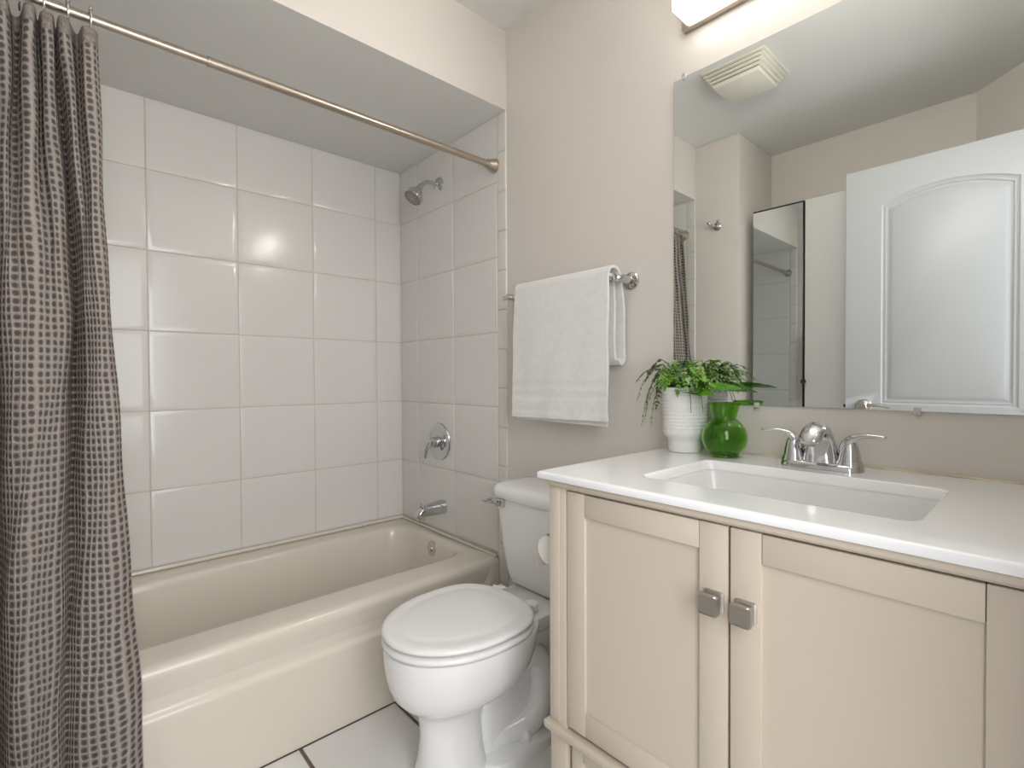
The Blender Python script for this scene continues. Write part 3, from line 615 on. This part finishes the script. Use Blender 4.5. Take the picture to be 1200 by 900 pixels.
for k in range(7):
    x = -1.262-0.0405*k
    if ring0 is None:
        ring0 = thing('curtain_ring', '', 'curtain ring', (x, RY, RZ-0.05))
        bm = B(); tube(bm, [(x, RY+0.0205*math.sin(a), RZ+0.001+0.0205*math.cos(a)-(0.016*sstep(0.2, 1, -math.cos(a)))) for a in [2*PI*q/28 for q in range(29)]], r=0.0021, seg=8); obj('wire_loop', bm, 'chrome', ring0)
        bm = B()
        for a in (-50, -25, 0, 25, 50):
            a = math.radians(a); c = Vector((x, RY+0.0215*math.sin(a), RZ+0.001+0.0215*math.cos(a)))
            lathe(bm, [(0.0, -0.0048), (0.0036, -0.0032), (0.0048, 0), (0.0036, 0.0032), (0.0, 0.0048)], c, (0, math.cos(a), -math.sin(a)), 10)
        obj('roller_balls', bm, 'chrome', ring0)
        r = ring0
    else:
        r = ring0.copy(); C.objects.link(r); r.location.x = x
        for ch in list(ring0.children):
            c = ch.copy(); C.objects.link(c); c.parent = r
    r['label'] = 'chrome curtain ring on the rod, '+ordinal[k]; r['group'] = 'shower curtain rings'

# ------------------------------------------------------------------ robe hook (seen in the mirror)
t = thing('robe_hook', 'small chrome double robe hook on the wall, seen in the mirror', 'hook', (XL, -0.965, 1.985))
bm = B(); lathe(bm, [(0.024, 0.0003), (0.024, 0.005), (0.021, 0.008), (0.010, 0.011), (0.009, 0.03)], (XL, -0.965, 1.985), (1, 0, 0), 28); obj('rosette', bm, 'chrome', t)
for sg in (1, -1):
    bm = B(); tube(bm, [(XL+0.024, -0.965, 1.985, 0.006), (XL+0.036, -0.965+sg*0.012, 1.983, 0.006), (XL+0.048, -0.965+sg*0.024, 1.992, 0.007), (XL+0.054, -0.965+sg*0.028, 2.002, 0.010), (XL+0.056, -0.965+sg*0.029, 2.006, 0.004)], seg=12, sub=4); obj('prong', bm, 'chrome', t)

# ------------------------------------------------------------------ exhaust fan
t = thing('exhaust_fan', 'ivory louvred exhaust fan cover on the ceiling, seen in the mirror', 'fan', (-0.99, -1.345, ZC-0.068))
fxc, fyc = -0.995, -1.345
bm = B()
for k in range(5):
    s = 0.138-0.0085*k; z1 = ZC-0.0005-0.0135*k
    box(bm, fxc-s, fxc+s, fyc-s, fyc+s, z1-0.0065, z1, 0.002)
obj('louvre_frame', bm, 'fan', t)
bm = B(); s = 0.100; box(bm, fxc-s, fxc+s, fyc-s, fyc+s, ZC-0.068, ZC-0.060, 0.003); obj('cover_panel', bm, 'fan', t)
bm = B(); loft(bm, [zr(rrect(fxc-s, fxc+s, fyc-s, fyc+s, 0.004, 2), z) for s, z in ((0.0945, ZC-0.061), (0.124, ZC-0.001))]); obj('slot_shade_core', bm, 'slot_shade', t)  # core behind the louvres, coloured dark so the gaps look shaded

# ------------------------------------------------------------------ linen cabinet with mirror door
t = thing('linen_cabinet', 'tall white cabinet in the recess with narrow mirrored door, seen in the mirror', 'cabinet', (-1.80, -1.47, 0))
bm = B(); box(bm, XB+0.006, -1.645, -1.815, -1.134, 0.0, 2.045, 0.002); obj('body', bm, 'linen', t)
bm = B(); box(bm, -1.640, -1.620, -1.391, -1.130, 0.08, 2.046, 0.001); md = obj('mirror_door', bm, 'edge', t, label='narrow mirrored door with dark frame')
bm = B(); box(bm, -1.6195, -1.6175, -1.3865, -1.131, 0.085, 2.036); obj('mirror_glass', bm, 'mirror', md, smooth=False)
bm = B(); lathe(bm, [(0.006, 0), (0.006, 0.010), (0.013, 0.014), (0.013, 0.02), (0.008, 0.024)], (-1.6165, -1.397, 1.085), (1, 0, 0), 18); obj('knob', bm, 'edge', md)
bm = B(); box(bm, -1.640, -1.620, -1.812, -1.396, 0.08, 2.046, 0.004, 3); obj('door', bm, 'linen', t)

# ------------------------------------------------------------------ room door
t = thing('room_door', 'white open door with arched raised panel, seen in the mirror', 'door', (-1.47, -2.338, 0.0))
DX, DY0, DY1, DZ0, DZ1 = -1.455, -2.340, -1.625, 0.014, 2.065
def door_face(bm, z0, z1, py0, py1, pz0, pz1, rise, sgn, xf):
    N = 14
    def seg(ins):
        a0, a1, b0, b1 = py0+ins, py1-ins, pz0+ins, pz1-ins
        pts = []
        for k in range(N): pts.append((lerp(a0, a1, k/N), b0))
        for k in range(N): pts.append((a1, lerp(b0, b1, k/N)))
        for k in range(N):
            f = k/N; pts.append((lerp(a1, a0, f), b1+rise*(1-(2*f-1)**2)))
        for k in range(N): pts.append((a0, lerp(b1, b0, k/N)))
        return pts
    def rect():
        pts = []
        for k in range(N): pts.append((lerp(DY0, DY1, k/N), z0))
        for k in range(N): pts.append((DY1, lerp(z0, z1, k/N)))
        for k in range(N): pts.append((lerp(DY1, DY0, k/N), z1))
        for k in range(N): pts.append((DY0, lerp(z1, z0, k/N)))
        return pts
    prof = [(0, 0), (0.004, 0.005), (0.009, 0.0065), (0.014, 0.004), (0.017, 0.0045), (0.020, 0.0095), (0.026, 0.0095), (0.036, 0.004), (0.045, 0.0018)]
    rings = [[(xf, y, z) for y, z in rect()]]+[[(xf-sgn*h, y, z) for y, z in seg(i)] for i, h in prof]
    loft(bm, rings, False, True)
bm = B()
for sgn, xf in ((1, DX), (-1, DX-0.035)):
    door_face(bm, 0.935, DZ1, -2.205, -1.762, 0.985, 1.892, 0.048, sgn, xf)
    door_face(bm, DZ0, 0.935, -2.205, -1.762, 0.20, 0.83, 0.0, sgn, xf)
rim = [(DY0, DZ0), (DY1, DZ0), (DY1, 0.935), (DY1, DZ1), (DY0, DZ1), (DY0, 0.935)]
loft(bm, [[(DX, y, z) for y, z in rim], [(DX-0.035, y, z) for y, z in rim]], False, False)
bmesh.ops.remove_doubles(bm, verts=bm.verts[:], dist=0.0002)
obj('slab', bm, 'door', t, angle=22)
bm = B(); lathe(bm, [(0.032, 0), (0.032, 0.004), (0.026, 0.010), (0.014, 0.014), (0.011, 0.028), (0.016, 0.034), (0.024, 0.044), (0.025, 0.052), (0.019, 0.060), (0, 0.062)], (DX+0.0002, -1.700, 0.974), (1, 0, 0), 32); kn = obj('handle', bm, 'dknickel', t, label='satin nickel door handle')
bm = B(); tube(bm, [(DX+0.045, -1.715, 0.974, 0.010), (DX+0.05, -1.730, 0.980, 0.008), (DX+0.05, -1.770, 0.982, 0.007), (DX+0.046, -1.807, 0.972, 0.006)], seg=12, sub=5); obj('lever', bm, 'dknickel', kn)
bm = B(); box(bm, DX-0.03, DX-0.005, DY1-0.001, DY1+0.0015, 0.945, 1.0, 0.0006); tube(bm, [(DX-0.018, DY1, 0.972), (DX-0.018, DY1+0.011, 0.972)], r=0.008, seg=12); obj('latch', bm, 'edge', t, label='dark latch in the door edge')
for z in (0.25, 1.1, 1.82):
    bm = B(); tube(bm, [(DX+0.004, DY0-0.006, z-0.045), (DX+0.004, DY0-0.006, z+0.045)], r=0.006, seg=12); obj('hinge', bm, 'dknickel', t)

# ------------------------------------------------------------------ planter
PX, PY, PZ = -0.066, -1.628, 0.9137
t = thing('potted_plant', 'ribbed white footed pot with mixed green foliage at the counter corner', 'plant', (PX, PY, PZ))
prof = [(0.0, 0.001), (0.040, 0.0), (0.0425, 0.002), (0.0425, 0.026), (0.0435, 0.033), (0.046, 0.037), (0.053, 0.044), (0.0555, 0.052), (0.057, 0.060)]
z = 0.062
while z < 0.166:
    f = (z-0.062)/0.104; r = lerp(0.0572, 0.0592, f)
    prof += [(r-0.0018, z), (r+0.0008, z+0.0030), (r+0.0008, z+0.0060), (r-0.0018, z+0.0086)]; z += 0.0094
prof += [(0.0592, 0.1715), (0.0582, 0.1725), (0.0562, 0.1715), (0.0555, 0.15), (0.054, 0.14)]
bm = B(); lathe(bm, prof, (PX, PY, PZ), (0, 0, 1), 56, True, False); obj('pot', bm, 'pot', t, angle=50)
bm = B(); lathe(bm, [(0.0545, 0.146), (0.03, 0.153), (0.0, 0.155)], (PX, PY, PZ), (0, 0, 1), 24, False, True); obj('soil', bm, 'soil', t)
TOP = Vector((PX, PY, PZ+0.15))
XLIM = -0.0105
def leaf(bm, o, d, up, L_, W_, curl=0.15, mi=0, nseg=3):
    """a pointed blade with a folded midrib"""
    d = d.normalized(); side = d.cross(up)
    if side.length < 1e-4: side = d.cross(Vector((1, 0, 0)))
    side.normalize(); n = side.cross(d).normalized()
    mid, le, ri = [], [], []
    for k in range(nseg+2):
        f = k/(nseg+1); w_ = W_*math.sin(PI*min(1, f*0.92+0.05))**0.8*(1-0.15*f); c = o+d*(L_*f)-n*(curl*L_*f*f)
        if k == nseg+1: w_ = 0.0
        mid.append(c); le.append(c+side*w_*0.5+n*w_*0.12); ri.append(c-side*w_*0.5+n*w_*0.12)
    def cl(p): return Vector((min(p.x, XLIM), p.y, p.z))
    mv = [bm.verts.new(cl(p)) for p in mid]; lv_ = [bm.verts.new(cl(p)) for p in le[:-1]]; rv = [bm.verts.new(cl(p)) for p in ri[:-1]]
    for k in range(nseg):
        bm.faces.new((mv[k], lv_[k], lv_[k+1], mv[k+1])).material_index = mi; bm.faces.new((mv[k], mv[k+1], rv[k+1], rv[k])).material_index = mi
    bm.faces.new((mv[nseg], lv_[nseg], mv[nseg+1])).material_index = mi; bm.faces.new((mv[nseg], mv[nseg+1], rv[nseg])).material_index = mi
def clampx(p):
    p = Vector(p); p[0] = min(p[0], XLIM-0.002); return p
def frond(name, pts, m, ll, lw, n, r=0.0011, spread=1.0, jit=0.2, mixm=None):
    bm = B(); P = smooth_path([(*clampx(p), 0) for p in pts], 8)
    tube(bm, [(p[0], p[1], p[2], r*(1-0.6*i/len(P))) for i, p in enumerate(P)], seg=5, mi=1)
    for k in range(n):
        f = 0.12+0.86*k/(n-1); i = min(int(f*(len(P)-1)), len(P)-2)
        a = Vector(P[i][:3]); tg = (Vector(P[i+1][:3])-a).normalized()
        sd = tg.cross(Vector((0, 0, 1)))
        if sd.length < 0.1: sd = Vector((0, 1, 0))
        sd.normalize(); upv = sd.cross(tg)
        sc = (1.0-0.55*f)*random.uniform(0.8, 1.15)
        for s in (1, -1):
            d = (sd*s*spread+tg*0.75+upv*random.uniform(-jit, jit)+Vector((random.uniform(-jit, jit),)*3)*0.4)
            leaf(bm, a, d, upv+Vector((random.uniform(-.3, .3), random.uniform(-.3, .3), 0)), ll*sc, lw*sc, 0.15, mi=0)
    leaf(bm, Vector(P[-1][:3]), Vector(P[-1][:3])-Vector(P[-2][:3]), Vector((0, 0, 1)), ll*0.7, lw*0.6)
    return obj(name, bm, [m, 'stem'], t, angle=20)
def arc(az, reach, rise, drop, start=0.02):
    """curved stem leaving the pot towards az (degrees, 0 = -x toward the room, 90 = +y toward the tub)"""
    d = Vector((-math.cos(math.radians(az)), math.sin(math.radians(az)), 0))
    o = TOP+d*start
    return [o, o+d*reach*0.25+Vector((0, 0, rise*0.75)), o+d*reach*0.6+Vector((0, 0, rise)), o+d*reach*0.88+Vector((0, 0, rise-drop*0.5)), o+d*reach+Vector((0, 0, rise-drop))]
for az, reach, rise, drop in ((98, 0.075, 0.055, 0.085), (85, 0.095, 0.06, 0.10), (70, 0.095, 0.05, 0.125), (108, 0.09, 0.075, 0.06), (60, 0.085, 0.035, 0.10), (92, 0.10, 0.085, 0.035), (76, 0.11, 0.07, 0.075), (78, 0.07, 0.10, 0.02), (50, 0.08, 0.055, 0.06), (88, 0.082, 0.04, 0.12), (66, 0.105, 0.075, 0.03)):
    frond('fern_frond', arc(az, reach, rise, drop), 'fern' if random.random() < 0.8 else 'pale', 0.022, 0.0105, 13)
for k in range(62):
    az = random.uniform(-140, 130); reach = random.uniform(0.03, 0.088); rise = random.uniform(0.03, 0.098)
    if abs(az) > 105: reach *= 0.5
    frond('leafy_sprig', arc(az, reach, rise, random.uniform(0.0, 0.04), random.uniform(0.005, 0.038)), random.choice(['sprig', 'sprig', 'pale', 'pale', 'sprig', 'fern']), 0.018, 0.0095, 11, 0.0009, 0.95, 0.55)
for k in range(15):
    az = random.uniform(-105, -45); frond('leafy_sprig', arc(az, random.uniform(0.06, 0.115), random.uniform(0.025, 0.075), random.uniform(0.01, 0.035)), random.choice(['pale', 'sprig', 'sprig']), 0.018, 0.009, 12, 0.0009, 0.95, 0.5)
for d, L_, W_, h in (((-0.20, -1, 0.10), 0.160, 0.040, 0.020), ((-0.75, -0.75, 0.10), 0.085, 0.045, 0.012), ((-0.8, -0.1, 0.05), 0.062, 0.044, 0.016), ((-0.55, -0.85, 0.02), 0.11, 0.040, 0.014)):
    bm = B(); leaf(bm, TOP+Vector((-0.025, -0.02, h)), Vector(d), Vector((-0.55, 0, 1)), L_, W_, 0.10, nseg=10); obj('broad_leaf', bm, 'broad', t, angle=60)
for az in (-40, -62):
    bm = B(); tube(bm, [(*p, 0.0009) for p in arc(az, 0.045, 0.02, 0.06, 0.038)], seg=5, sub=5); obj('hanging_tendril', bm, 'stem', t)

# green vase
GX, GY = -0.078, -1.744
prof = [(0.0, 0.0), (0.030, 0.0), (0.034, 0.0015)]
for k in range(1, 22):
    a = math.radians(-58+k*5.3); prof.append((0.0545*math.cos(a), 0.0485+0.0545*math.sin(a)*1.0))
prof = [p for p in prof if p[1] >= 0]
prof += [(0.0275, 0.0975), (0.0285, 0.101), (0.0325, 0.116), (0.0365, 0.130), (0.0385, 0.1355), (0.0375, 0.1365), (0.036, 0.135), (0.034, 0.128), (0.030, 0.114), (0.0262, 0.101), (0.0255, 0.0975)]
for k in range(20, 1, -1):
    a = math.radians(-58+k*5.3); prof.append((0.0515*math.cos(a), 0.0485+0.0515*math.sin(a)))
prof += [(0.024, 0.0055), (0.0, 0.005)]
bm = B(); lathe(bm, prof, (GX, GY, 0.9138), (0, 0, 1), 56, False, False); bmesh.ops.remove_doubles(bm, verts=bm.verts[:], dist=0.00003)
tag(obj('glass_vase', bm, 'glass', angle=60), 'round green glass vase with flared neck in front of the mirror', 'vase')
